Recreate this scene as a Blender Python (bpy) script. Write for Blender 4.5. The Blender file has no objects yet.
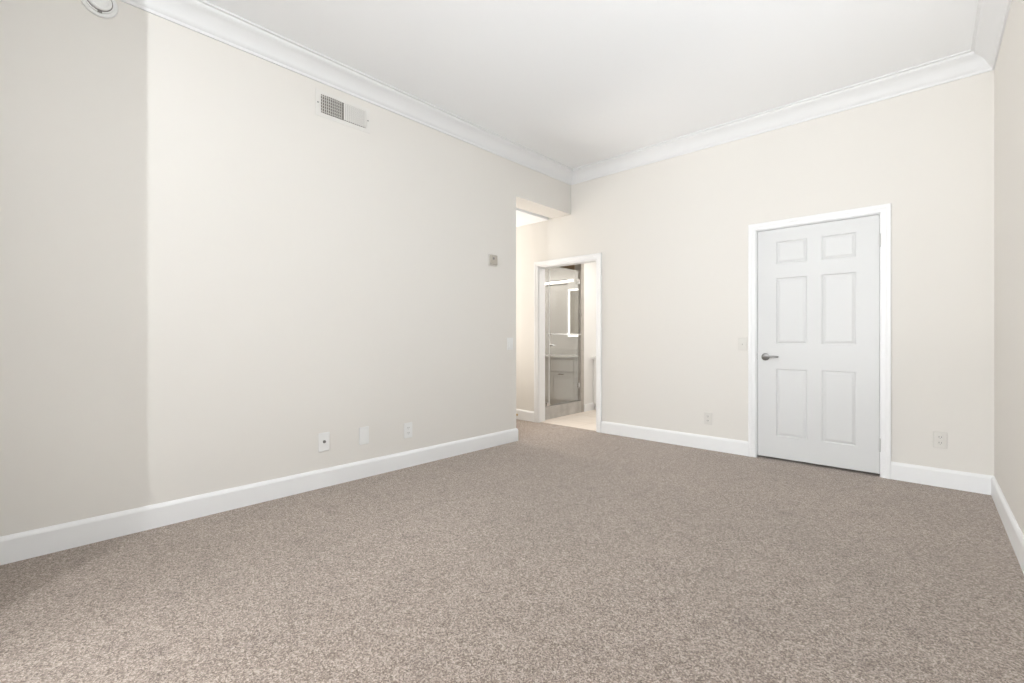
import bpy, bmesh, math
from mathutils import Vector, Matrix

# ------------------------------------------------------------------ camera, world, light, exposure
S = bpy.context.scene
COL = S.collection
cam_d = bpy.data.cameras.new('camera')
cam_d.sensor_width = 36.0
cam_d.lens = 456.0 / 1024.0 * 36.0
cam_d.shift_y = -3.4 / 1024.0
cam_d.clip_start = 0.02
cam = bpy.data.objects.new('camera', cam_d)
cam.location = (0.0, 0.0, 1.083)
cam.rotation_euler = (math.pi / 2, 0.0, 0.738)
COL.objects.link(cam)
S.camera = cam
S.view_settings.view_transform = 'Standard'
S.view_settings.look = 'None'
S.view_settings.gamma = 1.0
S.view_settings.use_curve_mapping = False
S.view_settings.exposure = 0.04

w = bpy.data.worlds.new('sky')
S.world = w
w.use_nodes = True
w.node_tree.nodes['Background'].inputs[0].default_value = (0.80, 0.90, 1.0, 1)
w.node_tree.nodes['Background'].inputs[1].default_value = 1.0


def area(name, loc, rot, sx, sy, power, color):
    d = bpy.data.lights.new(name, 'AREA')
    d.shape = 'RECTANGLE'
    d.size, d.size_y = sx, sy
    d.energy, d.color = power, color
    o = bpy.data.objects.new(name, d)
    o.location, o.rotation_euler = loc, rot
    COL.objects.link(o)
    return o


H90 = math.pi / 2
XR_ = 0.345
# daylight through the tall window in the far end of the room, behind the camera
area('window_daylight', (-1.45, -6.44, 1.55), (H90, 0, 0), 2.9, 2.3, 95, (0.94, 0.972, 1.0))
# unseen up-tilted lamp at the same window, added to brighten the ceiling
area('ceiling_fill', (-1.45, -6.40, 1.00), (H90 + math.radians(50), 0, 0), 2.9, 1.0, 350, (0.95, 0.972, 1.0))
# unseen lamp tilted up in an added side window, lifting ceiling and walls
area('side_fill', (XR_ + 0.10, 1.80, 0.95), (0, H90 + math.radians(64), 0), 0.7, 1.9, 50, (0.94, 0.968, 1.0))
# small bright ceiling lamp behind the camera, cut off by the edge of the alcove wall
d = bpy.data.lights.new('ceiling_lamp', 'POINT')
d.energy, d.color, d.shadow_soft_size = 108, (0.92, 0.955, 1.0), 0.008
o = bpy.data.objects.new('ceiling_lamp', d)
o.location = (-1.50, -1.24, 2.74)
COL.objects.link(o)
# unseen lamp added in the passage to brighten its header and the right wall
area('passage_fill', (-5.55, 4.05, 1.20), (0, -H90 - math.radians(18), 0), 1.2, 0.8, 19, (1.0, 0.95, 0.91)).data.spread = math.radians(110)
# warm ceiling lamp of the passage, hidden behind the left wall
d = bpy.data.lights.new('passage_lamp', 'POINT')
d.energy, d.color, d.shadow_soft_size = 14, (1.0, 0.935, 0.86), 0.09
o = bpy.data.objects.new('passage_lamp', d)
o.location = (-4.90, 3.90, 2.12)
COL.objects.link(o)
d = bpy.data.lights.new('passage_fill_spot', 'SPOT')  # extra unseen spot, added for the warm glow on the passage carpet
d.energy, d.color, d.shadow_soft_size = 36, (1.0, 0.90, 0.78), 0.05
d.spot_size, d.spot_blend = math.radians(80), 0.8
o = bpy.data.objects.new('passage_fill_spot', d)
o.location = (-3.95, 3.72, 2.52)
COL.objects.link(o)
# the bathroom's ceiling light
area('bathroom_ceiling_light', (-2.7, 5.5, 2.46), (0, 0, 0), 1.1, 0.7, 19, (1.0, 0.955, 0.90))

# ------------------------------------------------------------------ dimensions (metres)
XL, XR, YB, YF = -3.245, 0.345, 4.564, -6.50      # inner faces of the room
ZC = 3.070                                        # ceiling
TL = 0.285                                        # thickness of the left wall
YE = 3.590                                        # end of the left wall, passage begins
ZH = 2.58                                         # underside of the header
TB = 0.12                                         # thickness of the back wall
BD0, BD1, BDZ = -3.69, -2.82, 2.00                # bathroom doorway
D0, D1, DZ = -1.142, -0.270, 2.052                # opening of the white door
XG = -3.72                                        # plane of the shower glass
YV, YW = 5.88, 6.42                               # vanity front, bathroom far wall
ZB = 2.50                                         # bathroom ceiling


# ------------------------------------------------------------------ materials
def mat(name, col, rough=0.6, metal=0.0, emit=None, strength=0.0, spec=0.5):
    m = bpy.data.materials.new(name)
    m.use_nodes = True
    b = m.node_tree.nodes['Principled BSDF']
    b.inputs['Base Color'].default_value = (*col, 1)
    b.inputs['Roughness'].default_value = rough
    b.inputs['Metallic'].default_value = metal
    b.inputs['Specular IOR Level'].default_value = spec
    if emit:
        b.inputs['Emission Color'].default_value = (*emit, 1)
        b.inputs['Emission Strength'].default_value = strength
    return m


def nodes_of(m):
    return m.node_tree.nodes, m.node_tree.links, m.node_tree.nodes['Principled BSDF']


def paint(name, col, scale=160, bump=0.04, rough=0.75, spec=0.25):
    """matt wall paint with a faint roller texture"""
    m = mat(name, col, rough, spec=spec)
    n, l, b = nodes_of(m)
    tc = n.new('ShaderNodeTexCoord')
    nz = n.new('ShaderNodeTexNoise')
    nz.inputs['Scale'].default_value = scale
    nz.inputs['Detail'].default_value = 3
    bp = n.new('ShaderNodeBump')
    bp.inputs['Strength'].default_value = bump
    bp.inputs['Distance'].default_value = 0.002
    l.new(tc.outputs['Object'], nz.inputs['Vector'])
    l.new(nz.outputs['Fac'], bp.inputs['Height'])
    l.new(bp.outputs['Normal'], b.inputs['Normal'])
    return m


def carpet():
    m = mat('taupe_carpet', (0.3, 0.25, 0.22), 1.0, spec=0.0)
    n, l, b = nodes_of(m)
    tc = n.new('ShaderNodeTexCoord')

    def noise(scale, detail, rough=0.5):
        x = n.new('ShaderNodeTexNoise')
        x.inputs['Scale'].default_value = scale
        x.inputs['Detail'].default_value = detail
        x.inputs['Roughness'].default_value = rough
        l.new(tc.outputs['Object'], x.inputs['Vector'])
        return x

    def ramp(src, stops):
        r = n.new('ShaderNodeValToRGB')
        e = r.color_ramp.elements
        while len(e) < len(stops):
            e.new(0.5)
        for el, (p, c) in zip(e, stops):
            el.position = p
            el.color = (*c, 1)
        l.new(src, r.inputs[0])
        return r

    b.inputs['Sheen Weight'].default_value = 0.40
    b.inputs['Sheen Roughness'].default_value = 0.5
    b.inputs['Sheen Tint'].default_value = (0.95, 0.90, 0.85, 1)
    def tuft(scale):
        x = n.new('ShaderNodeTexVoronoi')
        x.inputs['Scale'].default_value = scale
        l.new(tc.outputs['Object'], x.inputs['Vector'])
        sep = n.new('ShaderNodeSeparateColor')
        l.new(x.outputs['Color'], sep.inputs[0])
        return x, sep.outputs[0]

    # each tuft has a shade of its own; small tufts mixed with clumps of them
    v1, t1 = tuft(CARPET_SCALE)
    v2, t2 = tuft(CARPET_SCALE * 0.55)
    fine = n.new('ShaderNodeMix')
    fine.data_type = 'FLOAT'
    fine.inputs[0].default_value = 0.36
    l.new(t1, fine.inputs[2])
    l.new(t2, fine.inputs[3])
    r1 = ramp(fine.outputs[0], [(0.12, CARPET_DARK), (0.50, CARPET_MID), (0.88, CARPET_LIGHT)])
    # tufts leaning different ways: broad soft patches, a few darker scuffs
    broad = noise(1.1, 4, 0.55)
    r2 = ramp(broad.outputs['Fac'], [(0.30, (0.93, 0.93, 0.93)), (0.70, (1.05, 1.05, 1.05))])
    scuff = noise(7.0, 4, 0.65)
    r3 = ramp(scuff.outputs['Fac'], [(0.55, (1, 1, 1)), (0.78, (0.76, 0.75, 0.77))])
    mx = n.new('ShaderNodeMix')
    mx.data_type = 'RGBA'
    mx.blend_type = 'MULTIPLY'
    mx.inputs['Factor'].default_value = 1
    l.new(r1.outputs[0], mx.inputs['A'])
    l.new(r2.outputs[0], mx.inputs['B'])
    mx2 = n.new('ShaderNodeMix')
    mx2.data_type = 'RGBA'
    mx2.blend_type = 'MULTIPLY'
    mx2.inputs['Factor'].default_value = 1
    l.new(mx.outputs['Result'], mx2.inputs['A'])
    l.new(r3.outputs[0], mx2.inputs['B'])
    l.new(mx2.outputs['Result'], b.inputs['Base Color'])
    bp = n.new('ShaderNodeBump')
    bp.inputs['Strength'].default_value = 0.3
    bp.inputs['Distance'].default_value = 0.004
    l.new(v1.outputs['Distance'], bp.inputs['Height'])
    l.new(bp.outputs['Normal'], b.inputs['Normal'])
    return m


def stone(name, c1, c2, scale, rough=0.35, tile=None, grout=(0.5, 0.48, 0.45), axes='YZ'):
    m = mat(name, c1, rough)
    n, l, b = nodes_of(m)
    tc = n.new('ShaderNodeTexCoord')
    nz = n.new('ShaderNodeTexNoise')
    nz.inputs['Scale'].default_value = scale
    nz.inputs['Detail'].default_value = 6
    nz.inputs['Distortion'].default_value = 1.2
    l.new(tc.outputs['Object'], nz.inputs['Vector'])
    r = n.new('ShaderNodeValToRGB')
    r.color_ramp.elements[0].position, r.color_ramp.elements[1].position = 0.35, 0.68
    r.color_ramp.elements[0].color = (*c1, 1)
    r.color_ramp.elements[1].color = (*c2, 1)
    l.new(nz.outputs['Fac'], r.inputs[0])
    out = r.outputs[0]
    if tile:
        sp = n.new('ShaderNodeSeparateXYZ')
        cb = n.new('ShaderNodeCombineXYZ')
        l.new(tc.outputs['Object'], sp.inputs[0])
        l.new(sp.outputs['XYZ'.index(axes[0])], cb.inputs[0])
        l.new(sp.outputs['XYZ'.index(axes[1])], cb.inputs[1])
        br = n.new('ShaderNodeTexBrick')
        br.offset = 0.0
        br.inputs['Scale'].default_value = 1.0
        br.inputs['Brick Width'].default_value = tile[0]
        br.inputs['Row Height'].default_value = tile[1]
        br.inputs['Mortar Size'].default_value = 0.003
        br.inputs['Mortar'].default_value = (*grout, 1)
        l.new(cb.outputs[0], br.inputs['Vector'])
        l.new(out, br.inputs['Color1'])
        l.new(out, br.inputs['Color2'])
        out = br.outputs['Color']
    l.new(out, b.inputs['Base Color'])
    return m


def glass(name):
    """clear shower glass with a mirror-like coating, as it shows in the photograph"""
    m = bpy.data.materials.new(name)
    m.use_nodes = True
    n, l = m.node_tree.nodes, m.node_tree.links
    n.remove(n['Principled BSDF'])
    out = n['Material Output']
    t = n.new('ShaderNodeBsdfTransparent')
    t.inputs[0].default_value = (0.80, 0.82, 0.81, 1)
    g = n.new('ShaderNodeBsdfGlossy')
    g.inputs['Color'].default_value = (0.95, 0.94, 0.92, 1)
    g.inputs['Roughness'].default_value = 0.0
    mx = n.new('ShaderNodeMixShader')
    mx.inputs[0].default_value = 0.50
    l.new(t.outputs[0], mx.inputs[1])
    l.new(g.outputs[0], mx.inputs[2])
    l.new(mx.outputs[0], out.inputs[0])
    return m


CARPET_SCALE = 250
CARPET_DARK, CARPET_MID, CARPET_LIGHT = (0.130, 0.102, 0.083), (0.292, 0.237, 0.200), (0.52, 0.440, 0.383)
M_WALL = paint('cream_wall_paint', (0.750, 0.726, 0.682))
M_HALL = M_WALL
M_CEIL = paint('white_ceiling_paint', (0.925, 0.935, 0.94), 90)
M_TRIM = paint('white_trim_enamel', (0.85, 0.855, 0.855), 60, 0.01, 0.38, 0.4)
M_CROWN = paint('white_crown_enamel', (0.775, 0.78, 0.78), 60, 0.01, 0.5, 0.3)
M_DOOR = paint('white_door_enamel', (0.68, 0.685, 0.68), 70, 0.02, 0.40, 0.4)
M_CARPET = carpet()
M_PLASTIC = mat('white_plastic', (0.80, 0.80, 0.785), 0.35)
M_IVORY = mat('ivory_plastic', (0.69, 0.67, 0.625), 0.4)
M_BEIGE = mat('beige_plastic', (0.47, 0.43, 0.37), 0.45)
M_SLOT = mat('dark_slot', (0.10, 0.095, 0.09), 0.7)
M_GREYSLOT = mat('grey_slot', (0.22, 0.21, 0.20), 0.7)
M_VENTIN = mat('duct_shade_dark', (0.16, 0.145, 0.125), 0.8)
M_VENT = mat('cream_vent_enamel', (0.745, 0.728, 0.69), 0.45)
M_NICKEL = mat('brushed_nickel', (0.27, 0.265, 0.26), 0.32, 1.0)
M_HINGE = mat('painted_hinge', (0.56, 0.56, 0.55), 0.4)
M_CHROME = mat('chrome', (0.86, 0.86, 0.87), 0.12, 1.0)
M_BRASS = mat('brass', (0.62, 0.47, 0.25), 0.35, 1.0)
M_RUBBER = mat('dark_rubber', (0.05, 0.035, 0.025), 0.7)
M_BRONZE = mat('bronze_pull', (0.16, 0.12, 0.09), 0.4, 0.8)
M_GLASS = glass('shower_glass')
M_PANE = mat('window_glass', (0.95, 0.97, 0.97), 0.0)
M_PANE.node_tree.nodes['Principled BSDF'].inputs['Transmission Weight'].default_value = 1.0
M_MIRROR = mat('mirror_silver', (0.88, 0.88, 0.87), 0.02, 1.0)
M_LED = mat('led_strip', (1, 1, 1), 0.5, emit=(1.0, 0.98, 0.94), strength=2.2)
M_TUBE = mat('light_tube', (1, 1, 1), 0.5, emit=(1.0, 0.96, 0.90), strength=2.6)
M_CURB = stone('grey_marble', (0.42, 0.40, 0.375), (0.56, 0.54, 0.51), 5, 0.3)
M_SHOWER = stone('brown_stone_tile', (0.30, 0.215, 0.135), (0.42, 0.31, 0.20), 4, 0.4, (0.30, 0.30), (0.34, 0.27, 0.2), 'YZ')
M_POST = stone('grey_stone_tile', (0.40, 0.37, 0.335), (0.50, 0.465, 0.42), 4, 0.4, (0.40, 0.30), (0.36, 0.33, 0.30), 'YZ')
M_BFLOOR = stone('cream_floor_tile', (0.86, 0.77, 0.68), (0.90, 0.82, 0.74), 3, 0.35, (0.45, 0.45), (0.66, 0.58, 0.50), 'XY')
M_BWALL = paint('white_bathroom_paint', (0.83, 0.82, 0.80))
M_COUNTER = stone('pale_countertop', (0.74, 0.73, 0.71), (0.82, 0.81, 0.79), 9, 0.2)
M_CAB = paint('white_cabinet_enamel', (0.78, 0.77, 0.745), 60, 0.01, 0.4)


# ------------------------------------------------------------------ mesh helpers
class MB:
    """collects shapes; build() links them as ONE mesh object"""

    def __init__(self):
        self.bm = bmesh.new()

    def box(self, x0, x1, y0, y1, z0, z1, bev=0.0, seg=2):
        r = bmesh.ops.create_cube(self.bm, size=1.0)
        vs = r['verts']
        for v in vs:
            v.co = Vector(((x0 + x1) / 2 + v.co.x * (x1 - x0), (y0 + y1) / 2 + v.co.y * (y1 - y0), (z0 + z1) / 2 + v.co.z * (z1 - z0)))
        if bev > 0:
            es = {e for v in vs for e in v.link_edges}
            bmesh.ops.bevel(self.bm, geom=list(es), offset=bev, segments=seg, profile=0.5, affect='EDGES')
        return self

    def poly(self, pts, vec):
        """planar polygon (3D points) extruded by vec"""
        vs = [self.bm.verts.new(p) for p in pts]
        f = self.bm.faces.new(vs)
        r = bmesh.ops.extrude_face_region(self.bm, geom=[f])
        bmesh.ops.translate(self.bm, verts=[g for g in r['geom'] if isinstance(g, bmesh.types.BMVert)], vec=Vector(vec))
        return self

    def sweep(self, path, prof, n, flip=1):
        """profile (a = sideways from the path, b = along n) swept with mitred corners"""
        n = Vector(n)
        P = [Vector(p) for p in path]
        D = [(P[i + 1] - P[i]).normalized() for i in range(len(P) - 1)]
        sides = [n.cross(d) * flip for d in D]
        rings = []
        for i, p in enumerate(P):
            if i == 0:
                sv = sides[0]
            elif i == len(P) - 1:
                sv = sides[-1]
            else:
                m = (sides[i - 1] + sides[i]).normalized()
                sv = m / m.dot(sides[i])
            rings.append([self.bm.verts.new(p + sv * a + n * b) for a, b in prof])
        k = len(prof)
        for i in range(len(rings) - 1):
            for j in range(k):
                self.bm.faces.new((rings[i][j], rings[i][(j + 1) % k], rings[i + 1][(j + 1) % k], rings[i + 1][j]))
        self.bm.faces.new(rings[0][::-1])
        self.bm.faces.new(rings[-1])
        return self

    def lathe(self, prof, origin, axis, seg=40):
        """(radius, height) profile turned about axis through origin"""
        axis = Vector(axis).normalized()
        u = axis.orthogonal().normalized()
        v = axis.cross(u)
        o = Vector(origin)
        rings = []
        for r, h in prof:
            if r < 1e-6:
                rings.append([self.bm.verts.new(o + axis * h)])
            else:
                rings.append([self.bm.verts.new(o + axis * h + (u * math.cos(t) + v * math.sin(t)) * r) for t in [2 * math.pi * i / seg for i in range(seg)]])
        for a, b in zip(rings[:-1], rings[1:]):
            for i in range(seg):
                j = (i + 1) % seg
                q = []
                for x in (a[i % len(a)], a[j % len(a)], b[j % len(b)], b[i % len(b)]):
                    if x not in q:
                        q.append(x)
                if len(q) > 2:
                    self.bm.faces.new(q)
        for ring, rev in ((rings[0], True), (rings[-1], False)):
            if len(ring) > 2:
                self.bm.faces.new(ring[::-1] if rev else ring)
        return self

    def tube(self, p0, p1, r, seg=20, bev=0.15):
        p0, p1 = Vector(p0), Vector(p1)
        L = (p1 - p0).length
        e = min(r * bev, L * 0.2)
        return self.lathe([(r - e, 0), (r, e), (r, L - e), (r - e, L)], p0, p1 - p0, seg)

    def path_tube(self, pts, radii, seg=16):
        pts = [Vector(p) for p in pts]
        rings = []
        for i, p in enumerate(pts):
            t = (pts[min(i + 1, len(pts) - 1)] - pts[max(i - 1, 0)]).normalized()
            u = t.cross(Vector((0, 0, 1)))
            u = u.normalized() if u.length > 1e-4 else Vector((1, 0, 0))
            v = t.cross(u)
            ru, rv = radii[i]
            rings.append([self.bm.verts.new(p + u * ru * math.cos(a) + v * rv * math.sin(a)) for a in [2 * math.pi * k / seg for k in range(seg)]])
        for a, b in zip(rings[:-1], rings[1:]):
            for i in range(seg):
                j = (i + 1) % seg
                self.bm.faces.new((a[i], a[j], b[j], b[i]))
        self.bm.faces.new(rings[0][::-1])
        self.bm.faces.new(rings[-1])
        return self

    def build(self, name, material, parent=None, kind=None, smooth=False):
        bmesh.ops.recalc_face_normals(self.bm, faces=self.bm.faces)
        me = bpy.data.meshes.new(name)
        self.bm.to_mesh(me)
        self.bm.free()
        for m in (material if isinstance(material, (list, tuple)) else [material]):
            me.materials.append(m)
        if smooth:
            me.polygons.foreach_set('use_smooth', [True] * len(me.polygons))
            me.set_sharp_from_angle(angle=math.radians(35))
        ob = bpy.data.objects.new(name, me)
        COL.objects.link(ob)
        if parent:
            ob.parent = parent
            ob.matrix_parent_inverse = Matrix.Translation(parent.location).inverted()
        if kind:
            ob['kind'] = kind
        return ob


def tag(o, label, cat=None, group=None, kind=None):
    o['label'] = label
    if cat:
        o['category'] = cat
    if group:
        o['group'] = group
    if kind:
        o['kind'] = kind
    return o


def thing(name, loc, label, cat, group=None, kind=None):
    o = bpy.data.objects.new(name, None)
    o.location = loc
    o.empty_display_size = 0.05
    COL.objects.link(o)
    return tag(o, label, cat, group, kind)


def struct(name, mb, m, label=None, smooth=False):
    o = mb.build(name, m, kind='structure', smooth=smooth)
    if label:
        o['label'] = label
    return o


# the left wall runs 1.2 degrees off square to the back wall: built square, then turned about this point
SKEW = 0.0208
PIVOT = Vector((XL, 1.68, 0))
TURN = Matrix.Translation(PIVOT) @ Matrix.Rotation(-math.atan(SKEW), 4, 'Z') @ Matrix.Translation(-PIVOT)


def left_x(y):
    return XL + SKEW * (y - 1.68)


# ------------------------------------------------------------------ room shell
struct('floor', MB().box(-6.0, XR + 0.12, YF - 0.12, YB + 0.03, -0.12, 0.0).box(D0 - 0.1, D1 + 0.1, YB + 0.03, YB + TB + 0.06, -0.12, 0.0), M_CARPET, 'taupe cut pile carpet covering the bedroom floor')
struct('ceiling', MB().box(XL - TL - 0.2, XR + 0.12, YF - 0.12, YB + TB, ZC, ZC + 0.12), M_CEIL, 'flat white ceiling of the bedroom')

# left wall, with the header over the passage
struct('wall_left', MB().poly([(XL, YF, 0), (XL, YE, 0), (XL, YE, ZH), (XL, YB, ZH), (XL, YB, ZC), (XL, YF, ZC)], (-TL, 0, 0)), M_WALL,
       'long cream wall on the left, stopping short of the passage')
# back wall with two doorways
struct('wall_back', MB().poly([(-6.0, YB, 0), (BD0, YB, 0), (BD0, YB, BDZ), (BD1, YB, BDZ), (BD1, YB, 0), (D0 - 0.02, YB, 0), (D0 - 0.02, YB, DZ + 0.02),
                               (D1 + 0.02, YB, DZ + 0.02), (D1 + 0.02, YB, 0), (XR + 0.12, YB, 0), (XR + 0.12, YB, ZC), (-6.0, YB, ZC)], (0, TB, 0)), M_WALL,
       'cream wall at the far side with two doorways')
WY0, WY1, WZ0, WZ1 = 0.80, 2.80, 0.50, 2.40
mb = MB()
mb.box(XR, XR + 0.14, YF, WY0, 0, ZC)
mb.box(XR, XR + 0.14, WY1, YB, 0, ZC)
mb.box(XR, XR + 0.14, WY0, WY1, 0, WZ0)
mb.box(XR, XR + 0.14, WY0, WY1, WZ1, ZC)
struct('wall_right', mb, M_WALL, 'cream wall at the right edge of the picture')
# end wall behind the camera, with a tall window
mb = MB()
mb.box(XL, -2.95, YF - 0.12, YF, 0, ZC)
mb.box(0.05, XR + 0.12, YF - 0.12, YF, 0, ZC)
mb.box(-2.95, 0.05, YF - 0.12, YF, 0, 0.3)
mb.box(-2.95, 0.05, YF - 0.12, YF, 2.75, ZC)
struct('wall_front', mb, M_WALL)
# short wall of the alcove, left of and behind the camera: its edge cuts the light on the left wall
struct('wall_alcove', MB().box(XL - 0.1, -2.2225, -0.64, -0.52, 0, ZC), M_WALL)

# frames and panes: side window added for its light, window behind the camera
mb = MB()
for a in ((WY0, WY0 + 0.06, WZ0, WZ1), (WY1 - 0.06, WY1, WZ0, WZ1), (WY0 + 0.06, WY1 - 0.06, WZ0, WZ0 + 0.06), (WY0 + 0.06, WY1 - 0.06, WZ1 - 0.06, WZ1), ((WY0 + WY1) / 2 - 0.02, (WY0 + WY1) / 2 + 0.02, WZ0 + 0.06, WZ1 - 0.06)):
    mb.box(XR + 0.115, XR + 0.14, *a)
win = struct('added_window_1', mb, M_TRIM)
MB().box(XR + 0.125, XR + 0.129, WY0 + 0.06, WY1 - 0.06, WZ0 + 0.06, WZ1 - 0.06).build('pane', M_PANE, win)
mb = MB()
for x0, x1, z0, z1 in ((-2.95, -2.89, 0.3, 2.75), (-0.01, 0.05, 0.3, 2.75), (-2.89, -0.01, 0.3, 0.36), (-2.89, -0.01, 2.69, 2.75), (-1.47, -1.43, 0.36, 2.69)):
    mb.box(x0, x1, YF - 0.10, YF - 0.06, z0, z1)
win = struct('window_2', mb, M_TRIM)
MB().box(-2.89, -0.01, YF - 0.082, YF - 0.078, 0.36, 2.69).build('pane', M_PANE, win)

# passage
struct('ceiling_passage', MB().box(-6.0, XL - TL, 3.2, YB, 2.572, 2.68), M_CEIL, 'low white ceiling of the passage')
struct('wall_passage_end', MB().box(-6.12, -6.0, 3.1, YB + TB, 0, 2.68), M_HALL)
struct('wall_passage_side', MB().box(-6.0, XL - TL, 3.1, 3.2, 0, 2.68), M_HALL)
# closet behind the white door, closed off
struct('wall_closet', MB().box(D0 - 0.1, D1 + 0.1, YB + TB, YB + TB + 0.06, 0, DZ + 0.1), M_WALL)

# crown moulding, one run round the room
crown = [(0, 0), (0, -0.138), (0.010, -0.138), (0.013, -0.122), (0.022, -0.114), (0.030, -0.100), (0.042, -0.078), (0.060, -0.056), (0.080, -0.040), (0.098, -0.031),
         (0.104, -0.022), (0.106, -0.013), (0.120, -0.010), (0.120, 0)]
struct('trim_1', MB().sweep([(left_x(-0.52), -0.52, ZC), (left_x(YB), YB, ZC), (XR, YB, ZC), (XR, YF, ZC)], crown, (0, 0, 1), -1), M_CROWN,
       'white crown moulding between the walls and the ceiling', smooth=True)

# baseboards
base = [(0, 0), (0.016, 0), (0.016, 0.112), (0.013, 0.121), (0.008, 0.130), (0.004, 0.133), (0, 0.133)]
UP = (0, 0, 1)
struct('baseboard_left', MB().sweep([(XL, -0.52, 0), (XL, YE, 0), (XL - TL, YE, 0)], base, UP, -1), M_TRIM, 'white baseboard along the left wall')
struct('baseboard_passage', MB().sweep([(-6.0, YB, 0), (BD0 - 0.063, YB, 0)], base, UP, -1), M_TRIM, 'white baseboard in the passage, left of the bathroom doorway')
struct('baseboard_back', MB().sweep([(BD1 + 0.063, YB, 0), (D0 - 0.068, YB, 0)], base, UP, -1), M_TRIM, 'white baseboard between the two doorways')
struct('baseboard_corner', MB().sweep([(D1 + 0.068, YB, 0), (XR, YB, 0)], base, UP, -1), M_TRIM, 'white baseboard right of the white door')
struct('baseboard_right', MB().sweep([(XR, YB - 0.016, 0), (XR, YF, 0)], base, UP, -1), M_TRIM, 'white baseboard along the right wall')

# door casings: stepped profile, mitred
casing = [(0, 0), (0, 0.010), (0.006, 0.014), (0.030, 0.014), (0.034, 0.018), (0.046, 0.021), (0.058, 0.021), (0.062, 0.017), (0.062, 0)]
OUT = (0, -1, 0)
struct('trim_2', MB().sweep([(BD0, YB, 0), (BD0, YB, BDZ), (BD1, YB, BDZ), (BD1, YB, 0)], casing, OUT, 1), M_TRIM, 'white casing round the open bathroom doorway')
struct('trim_3', MB().sweep([(D0 - 0.006, YB, 0), (D0 - 0.006, YB, DZ + 0.006), (D1 + 0.006, YB, DZ + 0.006), (D1 + 0.006, YB, 0)], casing, OUT, 1), M_TRIM,
       'white casing round the closed six-panel door')
# jamb linings
mb = MB()
mb.box(BD0, BD0 + 0.012, YB, YB + TB, 0, BDZ)
mb.box(BD1 - 0.012, BD1, YB, YB + TB, 0, BDZ)
mb.box(BD0, BD1, YB, YB + TB, BDZ - 0.012, BDZ)
struct('trim_4', mb, M_TRIM, 'white jamb lining of the bathroom doorway')
mb = MB()
mb.box(D0 - 0.02, D0, YB, YB + TB, 0, DZ + 0.02)
mb.box(D1, D1 + 0.02, YB, YB + TB, 0, DZ + 0.02)
mb.box(D0, D1, YB, YB + TB, DZ, DZ + 0.02)
struct('trim_5', mb, M_TRIM)

# ------------------------------------------------------------------ six-panel door
door = thing('door_1', ((D0 + D1) / 2, YB + 0.02, 0), 'closed white six-panel door with a nickel lever handle', None, kind='structure')
SX0, SX1, SZ0, SZ1 = D0 + 0.004, D1 - 0.003, 0.022, DZ - 0.004
SY0, SY1 = YB + 0.006, YB + 0.042
bm = bmesh.new()
pxs = [(-0.988, -0.754), (-0.652, -0.418)]
pzs = [(0.215, 0.812), (1.030, 1.615), (1.738, 1.936)]
xs = [SX0] + [v for p in pxs for v in p] + [SX1]
zs = [SZ0] + [v for p in pzs for v in p] + [SZ1]
grid = [[bm.verts.new((x, SY0, z)) for z in zs] for x in xs]
panels = []
for i in range(len(xs) - 1):
    for j in range(len(zs) - 1):
        f = bm.faces.new((grid[i][j], grid[i + 1][j], grid[i + 1][j + 1], grid[i][j + 1]))
        if i in (1, 3) and j in (1, 3, 5):
            panels.append(f)
bm.normal_update()
r = bmesh.ops.inset_individual(bm, faces=panels, thickness=0.010, depth=0.0)
for f in panels:
    bmesh.ops.translate(bm, verts=f.verts, vec=(0, 0.007, 0))
bmesh.ops.inset_individual(bm, faces=panels, thickness=0.006, depth=0.0)
bmesh.ops.inset_individual(bm, faces=panels, thickness=0.024, depth=0.0)
for f in panels:
    bmesh.ops.translate(bm, verts=f.verts, vec=(0, -0.0055, 0))
bd = [e for e in bm.edges if e.is_boundary]
r = bmesh.ops.extrude_edge_only(bm, edges=bd)
nv = [g for g in r['geom'] if isinstance(g, bmesh.types.BMVert)]
for v in nv:
    v.co.y = SY1
bmesh.ops.contextual_create(bm, geom=[g for g in r['geom'] if isinstance(g, bmesh.types.BMEdge)])
mb = MB()
mb.bm.free()
mb.bm = bm
mb.build('door_slab', M_DOOR, door)
# lever handle: rosette, neck, lever, keyhole button
hx, hz = -1.072, 0.915
hnd = MB().lathe([(0.031, 0), (0.033, 0.002), (0.033, 0.007), (0.028, 0.010), (0.0, 0.010)], (hx, SY0, hz), (0, -1, 0)).build('lever_handle', M_NICKEL, door, smooth=True)
tag(hnd, 'brushed nickel lever handle')
mb = MB().tube((hx, SY0 - 0.010, hz), (hx, SY0 - 0.052, hz), 0.010)
mb.path_tube([(hx - 0.010, SY0 - 0.050, hz), (hx + 0.01, SY0 - 0.052, hz + 0.001), (hx + 0.04, SY0 - 0.054, hz + 0.004), (hx + 0.075, SY0 - 0.054, hz + 0.006), (hx + 0.106, SY0 - 0.050, hz + 0.004), (hx + 0.112, SY0 - 0.048, hz + 0.003)],
             [(0.008, 0.009), (0.0085, 0.0105), (0.007, 0.009), (0.006, 0.008), (0.005, 0.008), (0.003, 0.005)])
mb.build('lever', M_NICKEL, hnd, smooth=True)
MB().tube((hx, SY0 - 0.052, hz), (hx, SY0 - 0.058, hz), 0.006).build('lock_button', M_SLOT, hnd, smooth=True)
MB().box(SX0 - 0.0035, SX0 + 0.001, SY0 + 0.001, SY0 + 0.03, hz - 0.028, hz + 0.028).build('latch_plate', M_GREYSLOT, door)
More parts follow.
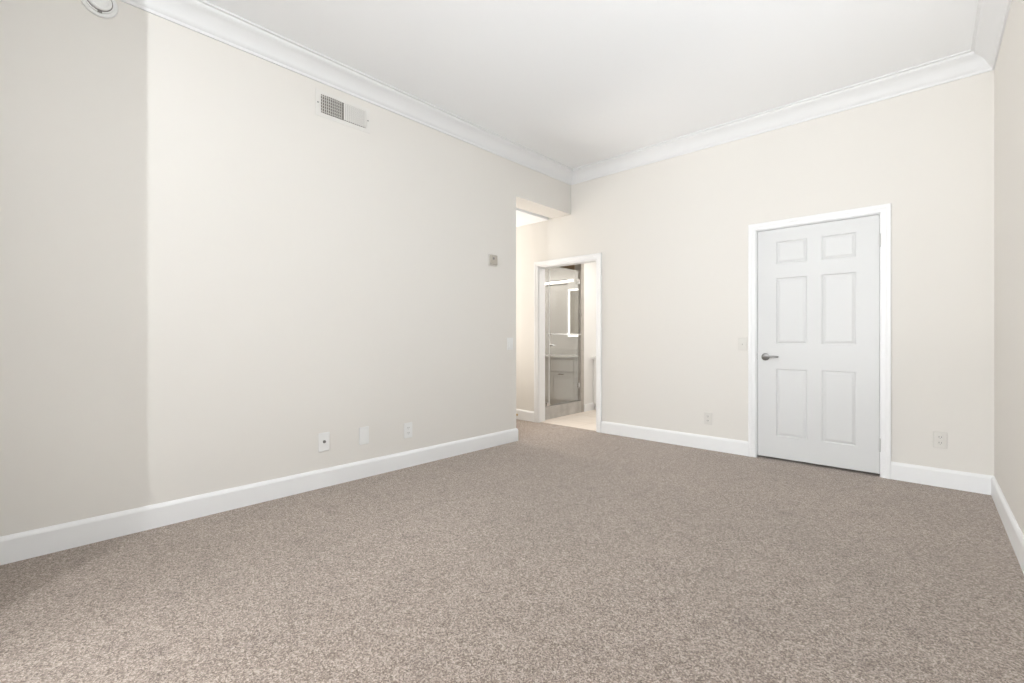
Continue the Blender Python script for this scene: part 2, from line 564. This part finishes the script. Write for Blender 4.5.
for z in (0.245, 1.845):
    mb = MB().tube((SX1 + 0.003, SY0 - 0.004, z - 0.05), (SX1 + 0.003, SY0 - 0.004, z + 0.05), 0.0065)
    for k in (-0.03, -0.01, 0.01, 0.03):
        mb.tube((SX1 + 0.003, SY0 - 0.004, z + k - 0.0015), (SX1 + 0.003, SY0 - 0.004, z + k + 0.0015), 0.0072)
    mb.tube((SX1 + 0.003, SY0 - 0.004, z + 0.05), (SX1 + 0.003, SY0 - 0.004, z + 0.056), 0.0045)
    mb.build('hinge', M_HINGE, door, smooth=True)


# ------------------------------------------------------------------ small fittings on the walls
def on_left(y, z):
    """frame on the left wall: u along +Y, v up, w out of the wall"""
    return (XL, y, z), Vector((0, 1, 0)), Vector((1, 0, 0))


def on_back(x, z):
    return (x, YB, z), Vector((1, 0, 0)), Vector((0, -1, 0))


def wbox(mb, fr, u0, u1, v0, v1, w0, w1, bev=0.0):
    o, U, W = fr
    c = Vector(o)
    V = Vector((0, 0, 1))
    a = c + U * u0 + V * v0 + W * w0
    b = c + U * u1 + V * v1 + W * w1
    return mb.box(min(a.x, b.x), max(a.x, b.x), min(a.y, b.y), max(a.y, b.y), min(a.z, b.z), max(a.z, b.z), bev)


def wpt(fr, u, v, w):
    o, U, W = fr
    return Vector(o) + U * u + Vector((0, 0, v)) + W * w


def screw(fr, v, parent, m):
    MB().lathe([(0.0035, 0), (0.0035, 0.001), (0.0, 0.0016)], wpt(fr, 0, v, 0.0065), fr[2], 12).build('screw', m, parent)


def plate(name, fr, w_, h_, label, cat, kind_, m, group=None):
    root = thing(name, fr[0], label, cat, group)
    wbox(MB(), fr, -w_ / 2, w_ / 2, -h_ / 2, h_ / 2, 0.0, 0.007, 0.003).build('wall_plate', m, root)
    if kind_ == 'coax':
        c = MB().lathe([(0.011, 0), (0.011, 0.003), (0.008, 0.004), (0.008, 0.012), (0.0, 0.012)], wpt(fr, 0.0, 0.002, 0.0068), fr[2], 24).build('jack', M_GREYSLOT, root, smooth=True)
        MB().tube(wpt(fr, 0.0, 0.002, 0.0188), wpt(fr, 0.0, 0.002, 0.0200), 0.003).build('pin_hole', M_SLOT, c)
        for v in (-h_ * 0.36, h_ * 0.36):
            screw(fr, v, root, m)
    elif kind_ == 'blank':
        for v in (-h_ * 0.36, h_ * 0.36):
            screw(fr, v, root, m)
    elif kind_ == 'duplex':
        for v in (-0.021, 0.021):
            f = wbox(MB(), fr, -0.017, 0.017, v - 0.0145, v + 0.0145, 0.0065, 0.0095, 0.0015).build('socket', m, root)
            for u, hh in ((-0.0065, 0.0055), (0.0065, 0.0045)):
                wbox(MB(), fr, u - 0.0018, u + 0.0018, v + 0.002 - hh, v + 0.002 + hh, 0.0085, 0.0099).build('slot', M_GREYSLOT, f)
            MB().tube(wpt(fr, 0, v - 0.009, 0.0085), wpt(fr, 0, v - 0.009, 0.0099), 0.0022).build('ground_hole', M_GREYSLOT, f)
        screw(fr, 0.0, root, m)
    elif kind_ == 'rocker':
        wbox(MB(), fr, -0.018, 0.018, -0.034, 0.034, 0.0065, 0.0095, 0.001).build('bezel', m, root)
        o, U, W = fr
        mb = MB()
        pts = [wpt(fr, -0.0155, -0.031, 0.009), wpt(fr, -0.0155, 0.031, 0.009), wpt(fr, -0.0155, 0.031, 0.0108), wpt(fr, -0.0155, 0.0, 0.0118), wpt(fr, -0.0155, -0.031, 0.0148)]
        mb.poly(pts, U * 0.031)
        mb.build('rocker', m, root)
        for v in (-h_ * 0.41, h_ * 0.41):
            screw(fr, v, root, m)
    elif kind_ == 'toggle':
        wbox(MB(), fr, -0.006, 0.006, -0.013, 0.013, 0.0065, 0.0085).build('toggle_frame', m, root)
        o, U, W = fr
        MB().poly([wpt(fr, -0.004, -0.006, 0.008), wpt(fr, -0.004, 0.006, 0.008), wpt(fr, -0.004, -0.004, 0.020), wpt(fr, -0.004, -0.011, 0.019)], U * 0.008).build('toggle', m, root)
        for v in (-h_ * 0.27, h_ * 0.27):
            screw(fr, v, root, m)
    return root


plate('cable_plate', on_left(1.535, 0.328), 0.082, 0.135, 'white cable jack plate with a dark round jack, nearest on the left wall', 'wall plate', 'coax', M_PLASTIC)
plate('blank_plate', on_left(1.850, 0.325), 0.082, 0.135, 'plain blank white wall plate, low in the middle of three on the left wall', 'wall plate', 'blank', M_PLASTIC)
plate('power_outlet', on_left(2.252, 0.307), 0.082, 0.128, 'white power outlet low on the left wall, nearest the passage', 'outlet', 'duplex', M_PLASTIC, 'power outlets low on the walls')
plate('power_outlet', on_back(-1.572, 0.302), 0.075, 0.118, 'ivory power outlet low on the back wall, left of the white door', 'outlet', 'duplex', M_IVORY, 'power outlets low on the walls')
plate('power_outlet', on_back(0.073, 0.340), 0.075, 0.118, 'ivory power outlet on the back wall, right of the white door', 'outlet', 'duplex', M_IVORY, 'power outlets low on the walls')
plate('light_switch', on_back(-1.262, 1.027), 0.078, 0.120, 'ivory light switch on the back wall, beside the white door', 'light switch', 'toggle', M_IVORY, 'light switches')
plate('light_switch', on_left(3.492, 1.025), 0.085, 0.125, 'pale light switch at the end of the left wall, by the passage', 'light switch', 'rocker', M_PLASTIC, 'light switches')

# beige sensor high at the end of the left wall
fr = on_left(3.240, 1.862)
sn = thing('thermostat', fr[0], 'small beige thermostat box with a dark dot, high near the end of the left wall', 'thermostat')
wbox(MB(), fr, -0.055, 0.055, -0.056, 0.056, 0, 0.008, 0.002).build('back_plate', M_IVORY, sn)
wbox(MB(), fr, -0.046, 0.046, -0.048, 0.048, 0.007, 0.030, 0.006).build('housing', M_BEIGE, sn)
MB().tube(wpt(fr, -0.010, 0.012, 0.029), wpt(fr, -0.010, 0.012, 0.033), 0.013).build('dial', M_GREYSLOT, sn, smooth=True)

# smoke detector, high on the left wall
fr = on_left(0.318, 2.876)
sd = thing('smoke_detector', fr[0], 'round white smoke detector high on the left wall under the crown moulding', 'smoke detector')
MB().lathe([(0.076, 0), (0.076, 0.008), (0.073, 0.012), (0.066, 0.013), (0.0, 0.013)], fr[0], fr[2], 64).build('base_ring', M_PLASTIC, sd, smooth=True)
cv = MB().lathe([(0.058, 0.012), (0.060, 0.014), (0.060, 0.022), (0.054, 0.024), (0.050, 0.026), (0.050, 0.031), (0.046, 0.036), (0.038, 0.039), (0.036, 0.037), (0.033, 0.039), (0.018, 0.041), (0.0, 0.0415)], fr[0], fr[2], 64).build('cover', M_PLASTIC, sd, smooth=True)
MB().lathe([(0.0545, 0.0236), (0.0545, 0.0248), (0.0505, 0.0268), (0.0503, 0.0252)], fr[0], fr[2], 64).build('vent_groove', M_GREYSLOT, cv, smooth=True)
MB().lathe([(0.006, 0.0405), (0.006, 0.0430), (0.0, 0.0435)], fr[0], fr[2], 24).build('test_button', M_GREYSLOT, sd, smooth=True)
wbox(MB(), fr, -0.008, 0.010, -0.063, -0.050, 0.020, 0.0275).build('sensor_slot', M_GREYSLOT, sd)

# air vent: flange, left half of blades turned towards the room, right half turned away
VY0, VYM, VY1, VZ0, VZ1 = 1.513, 1.677, 1.862, 2.720, 2.851
av = thing('air_vent', (XL, (VY0 + VY1) / 2, (VZ0 + VZ1) / 2), 'white louvred air vent high on the left wall, its left half open and dark', 'air vent')
mb = MB()
fx0, fx1 = XL, XL + 0.002
for (a, b, c, e) in ((VY0 - 0.040, VY1 + 0.040, VZ1, VZ1 + 0.030), (VY0 - 0.040, VY1 + 0.040, VZ0 - 0.030, VZ0), (VY0 - 0.040, VY0, VZ0, VZ1), (VY1, VY1 + 0.040, VZ0, VZ1), (VYM - 0.004, VYM + 0.004, VZ0, VZ1)):
    mb.box(fx0, fx1, a, b, c, e)
mb.build('vent_flange', M_VENT, av)
MB().box(XL + 0.0002, XL + 0.0022, VY0, VY1, VZ0, VZ1).build('duct_shade', M_VENTIN, av)  # dark plate standing in for shade inside the duct; wall has no hole


def blade(y, ang):
    """upright blade 16 mm deep, turned by ang from straight out"""
    c, s_ = math.cos(ang), math.sin(ang)
    x, L, t = XL + 0.0095, 0.0065, 0.0008
    q = [(x - L * c - t * s_, y - L * s_ + t * c), (x + L * c - t * s_, y + L * s_ + t * c), (x + L * c + t * s_, y + L * s_ - t * c), (x - L * c + t * s_, y - L * s_ - t * c)]
    return MB().poly([(a, b, VZ0) for a, b in q], (0, 0, VZ1 - VZ0))


NB = 11
for k in range(NB):
    blade(VY0 + (k + 0.5) * (VYM - 0.004 - VY0) / NB, math.radians(-52)).build('louvre', M_VENT, av)
for k in range(NB):
    blade(VYM + 0.004 + (k + 0.5) * (VY1 - VYM - 0.004) / NB, math.radians(52)).build('louvre', M_VENT, av)
for k in range(6):
    z = VZ0 + (k + 0.5) * (VZ1 - VZ0) / 6
    MB().box(XL + 0.0022, XL + 0.005, VY0, VYM - 0.004, z - 0.0022, z + 0.0022).build('cross_bar', M_VENT, av)
for y in (VY0 - 0.022, VY1 + 0.022):
    MB().lathe([(0.005, 0), (0.005, 0.0015), (0.0, 0.003)], (fx1 - 0.0003, y, (VZ0 + VZ1) / 2), (1, 0, 0), 14).build('screw', M_GREYSLOT, av)

# brass door stop on the foot of the passage wall
fr = on_back(-4.045, 0.060)
ds = thing('door_stop', fr[0], 'little brass door stop with a dark tip on the passage baseboard', 'door stop')
MB().lathe([(0.016, 0.016), (0.016, 0.019), (0.009, 0.022), (0.0055, 0.024), (0.0055, 0.075), (0.0, 0.075)], fr[0], fr[2], 24).build('rod', M_BRASS, ds, smooth=True)
MB().lathe([(0.009, 0.072), (0.011, 0.074), (0.011, 0.088), (0.008, 0.092), (0.0, 0.093)], fr[0], fr[2], 24).build('rubber_tip', M_RUBBER, ds, smooth=True)

# ------------------------------------------------------------------ bathroom shell
YI = YB + TB                                       # inner face of the shared wall
XS = -4.65                                         # back of the shower
XBR = -1.55                                        # right wall of the bathroom
struct('floor_bathroom', MB().box(XS, XBR, YB + 0.03, YW, -0.12, 0.004), M_BFLOOR, 'cream tiled bathroom floor beyond the doorway')
struct('ceiling_bathroom', MB().box(XS - 0.1, XBR + 0.1, YI, YW + 0.1, ZB, ZB + 0.1), M_CEIL)
struct('wall_bathroom_far', MB().box(XG, XBR + 0.1, YW, YW + 0.1, 0, ZB), M_BWALL)
struct('wall_bathroom_right', MB().box(XBR, XBR + 0.1, YI, YW, 0, ZB), M_BWALL)
struct('wall_bathroom_left', MB().box(XS, XG, 5.66, YW + 0.1, 0, ZB), M_BWALL, 'white wall beside the vanity, seen through the doorway')
struct('wall_shower_end', MB().box(XS, XG, 5.588, 5.66, 0, ZB), M_POST, 'grey tiled end wall of the shower')
mb = MB()
mb.box(XS - 0.1, XS, YI, YW + 0.1, 0, ZB)
mb.box(XS, XG - 0.112, YI, YI + 0.012, 0, ZB)
mb.box(XS, XG - 0.112, 5.576, 5.588, 0, ZB)
struct('wall_shower', mb, M_SHOWER, 'brown stone tile lining the shower')
struct('baseboard_bathroom', MB().sweep([(XG, 5.66, 0.004), (XG, YV + 0.04, 0.004)], [(0, 0), (0.014, 0), (0.014, 0.095), (0.008, 0.105), (0, 0.105)], UP, -1), M_TRIM,
       'white baseboard at the foot of the bathroom wall')

# shower enclosure: curb, fixed pane, hinged door
se = thing('shower_enclosure', (XG, 5.1, 0), 'frameless glass shower with chrome fittings on a grey marble curb', 'shower')
ZT = 0.172
tag(MB().box(XG - 0.11, XG, YI, 5.587, 0.0045, ZT, 0.003).build('curb', M_CURB, se), 'grey marble curb')
GX0, GX1 = XG - 0.036, XG - 0.026
YJ = 4.862
ZG0, ZG1 = ZT + 0.004, 2.062
MB().box(GX0, GX1, YI + 0.002, YJ - 0.003, ZG0, ZG1).build('fixed_pane', M_GLASS, se)
gd = MB().box(GX0, GX1, YJ + 0.003, 5.576, ZG0 + 0.006, ZG1).build('glass_door', M_GLASS, se)
# clear edge strip along the joint, polished glass edges read pale
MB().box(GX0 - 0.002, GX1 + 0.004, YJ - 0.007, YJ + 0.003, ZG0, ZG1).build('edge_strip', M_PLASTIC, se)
for z in (0.40, 1.90):
    h = MB().box(GX0 - 0.012, GX1 + 0.012, 5.545, 5.574, z - 0.035, z + 0.035, 0.004).build('hinge', M_CHROME, gd)
    MB().tube((GX1 + 0.004, 5.572, z - 0.03), (GX1 + 0.004, 5.572, z + 0.03), 0.009).build('hinge_pin', M_CHROME, h, smooth=True)
MB().lathe([(0.010, 0.0), (0.010, 0.018), (0.018, 0.024), (0.020, 0.036), (0.016, 0.042), (0.0, 0.043)], (GX1, 4.925, 0.985), (1, 0, 0), 28).build('knob', M_CHROME, gd, smooth=True)
tb = MB().tube((GX1 + 0.050, 4.885, 1.135), (GX1 + 0.050, 5.53, 1.135), 0.010).build('towel_bar', M_CHROME, gd, smooth=True)
for y in (4.90, 5.515):
    MB().tube((GX1, y, 1.135), (GX1 + 0.050, y, 1.135), 0.008).build('bar_post', M_CHROME, tb, smooth=True)
MB().box(GX0 - 0.010, GX1 + 0.012, YJ - 0.060, YJ - 0.016, ZT + 0.0005, ZT + 0.055, 0.003).build('glass_clamp', M_CHROME, se)

# vanity under the far wall
vn = thing('vanity', (-2.7, YV, 0), 'white bathroom vanity with a pale countertop, seen in the shower glass', 'vanity')
VX0, VX1 = XG + 0.001, XBR - 0.001
ZK, ZV = 0.10, 0.765
MB().box(VX0, VX1, YV + 0.02, YW - 0.001, ZK, ZV).build('carcass', M_CAB, vn)
MB().box(VX0, VX1, YV + 0.07, YW - 0.001, 0.0045, ZK).build('toe_kick', M_CAB, vn)
MB().box(VX0, VX1, YV - 0.02, YW - 0.001, ZV, ZV + 0.036, 0.004).build('countertop', M_COUNTER, vn)
MB().box(VX0, VX1, YW - 0.02, YW - 0.001, ZV + 0.036, ZV + 0.135, 0.002).build('backsplash', M_COUNTER, vn)


def front(x0, x1, z0, z1, shaker):
    mb = MB()
    if not shaker:
        return mb.box(x0, x1, YV, YV + 0.02, z0, z1, 0.003)
    f = 0.055
    mb.box(x0, x1, YV + 0.009, YV + 0.02, z0, z1)
    for a in ((x0, x0 + f, z0, z1), (x1 - f, x1, z0, z1), (x0 + f, x1 - f, z0, z0 + f), (x0 + f, x1 - f, z1 - f, z1)):
        mb.box(a[0], a[1], YV, YV + 0.009, a[2], a[3])
    return mb


def pull(x, z, parent, length=0.10):
    mb = MB().tube((x - length / 2, YV - 0.028, z), (x + length / 2, YV - 0.028, z), 0.0065)
    for s_ in (-1, 1):
        mb.tube((x + s_ * length * 0.4, YV, z), (x + s_ * length * 0.4, YV - 0.028, z), 0.005)
    mb.build('pull', M_BRONZE, parent, smooth=True)


ux = [VX0 + 0.03, -3.44, -2.98, -2.30, VX1 - 0.02]
for i in range(4):
    a, b = ux[i] + 0.004, ux[i + 1] - 0.004
    front(a, b, 0.556, 0.745, False).build('drawer', M_CAB, vn)
    if i in (1, 3):
        dr = front(a, b, 0.13, 0.540, True).build('deep_drawer', M_CAB, vn)
        pull((a + b) / 2, 0.512, dr)
    else:
        m_ = (a + b) / 2
        if b - a > 0.4:
            for p, q, hx_ in ((a, m_ - 0.002, m_ - 0.03), (m_ + 0.002, b, m_ + 0.03)):
                dr = front(p, q, 0.13, 0.540, True).build('cabinet_door', M_CAB, vn)
        else:
            dr = front(a, b, 0.13, 0.540, True).build('cabinet_door', M_CAB, vn)

# two mirrors with lit edges, and the light bar over them
for x0, x1, lab in ((-3.60, -2.975, 'left mirror with a glowing edge over the vanity, seen in the shower glass'),
                    (-2.395, -1.77, 'right mirror with a glowing edge over the vanity, its side showing at the doorway')):
    mr = thing('mirror', ((x0 + x1) / 2, YW, 1.09), lab, 'mirror', 'lit mirrors over the vanity')
    z0, z1 = 1.105, 1.915
    MB().box(x0, x1, YW - 0.022, YW - 0.001, z0, z1).build('mirror_glass', M_MIRROR, mr)
    mb = MB()
    e = 0.030
    for q in ((x0, x0 + e, z0, z1), (x1 - e, x1, z0, z1), (x0 + e, x1 - e, z0, z0 + e), (x0 + e, x1 - e, z1 - e, z1)):
        mb.box(q[0], q[1], YW - 0.026, YW - 0.0215, q[2], q[3])
    mb.build('light_strip', M_LED, mr)
lb = thing('vanity_light', (-2.7, YW, 2.05), 'long glowing light bar above the mirrors, seen in the shower glass', 'light')
MB().box(-2.95, -2.45, YW - 0.02, YW - 0.001, 2.01, 2.09, 0.004).build('wall_bracket', M_CHROME, lb)
MB().tube((-3.12, YW - 0.055, 2.05), (-2.25, YW - 0.055, 2.05), 0.020, 24).build('tube', M_TUBE, lb, smooth=True)
for x in (-3.12, -2.25):
    s_ = -1 if x < -2.7 else 1
    MB().tube((x, YW - 0.055, 2.05), (x + s_ * 0.012, YW - 0.055, 2.05), 0.022, 24).build('end_cap', M_CHROME, lb, smooth=True)
MB().box(-2.9, -2.5, YW - 0.03, YW - 0.0195, 2.035, 2.065).build('arm', M_CHROME, lb)

# turn the left wall and all that hangs on it
for o in list(COL.objects):
    if o.parent is None and (o.name in ('wall_left', 'baseboard_left') or (o.get('category') and abs(o.location.x - XL) < 0.01)):
        o.matrix_world = TURN @ Matrix.Translation(o.location)
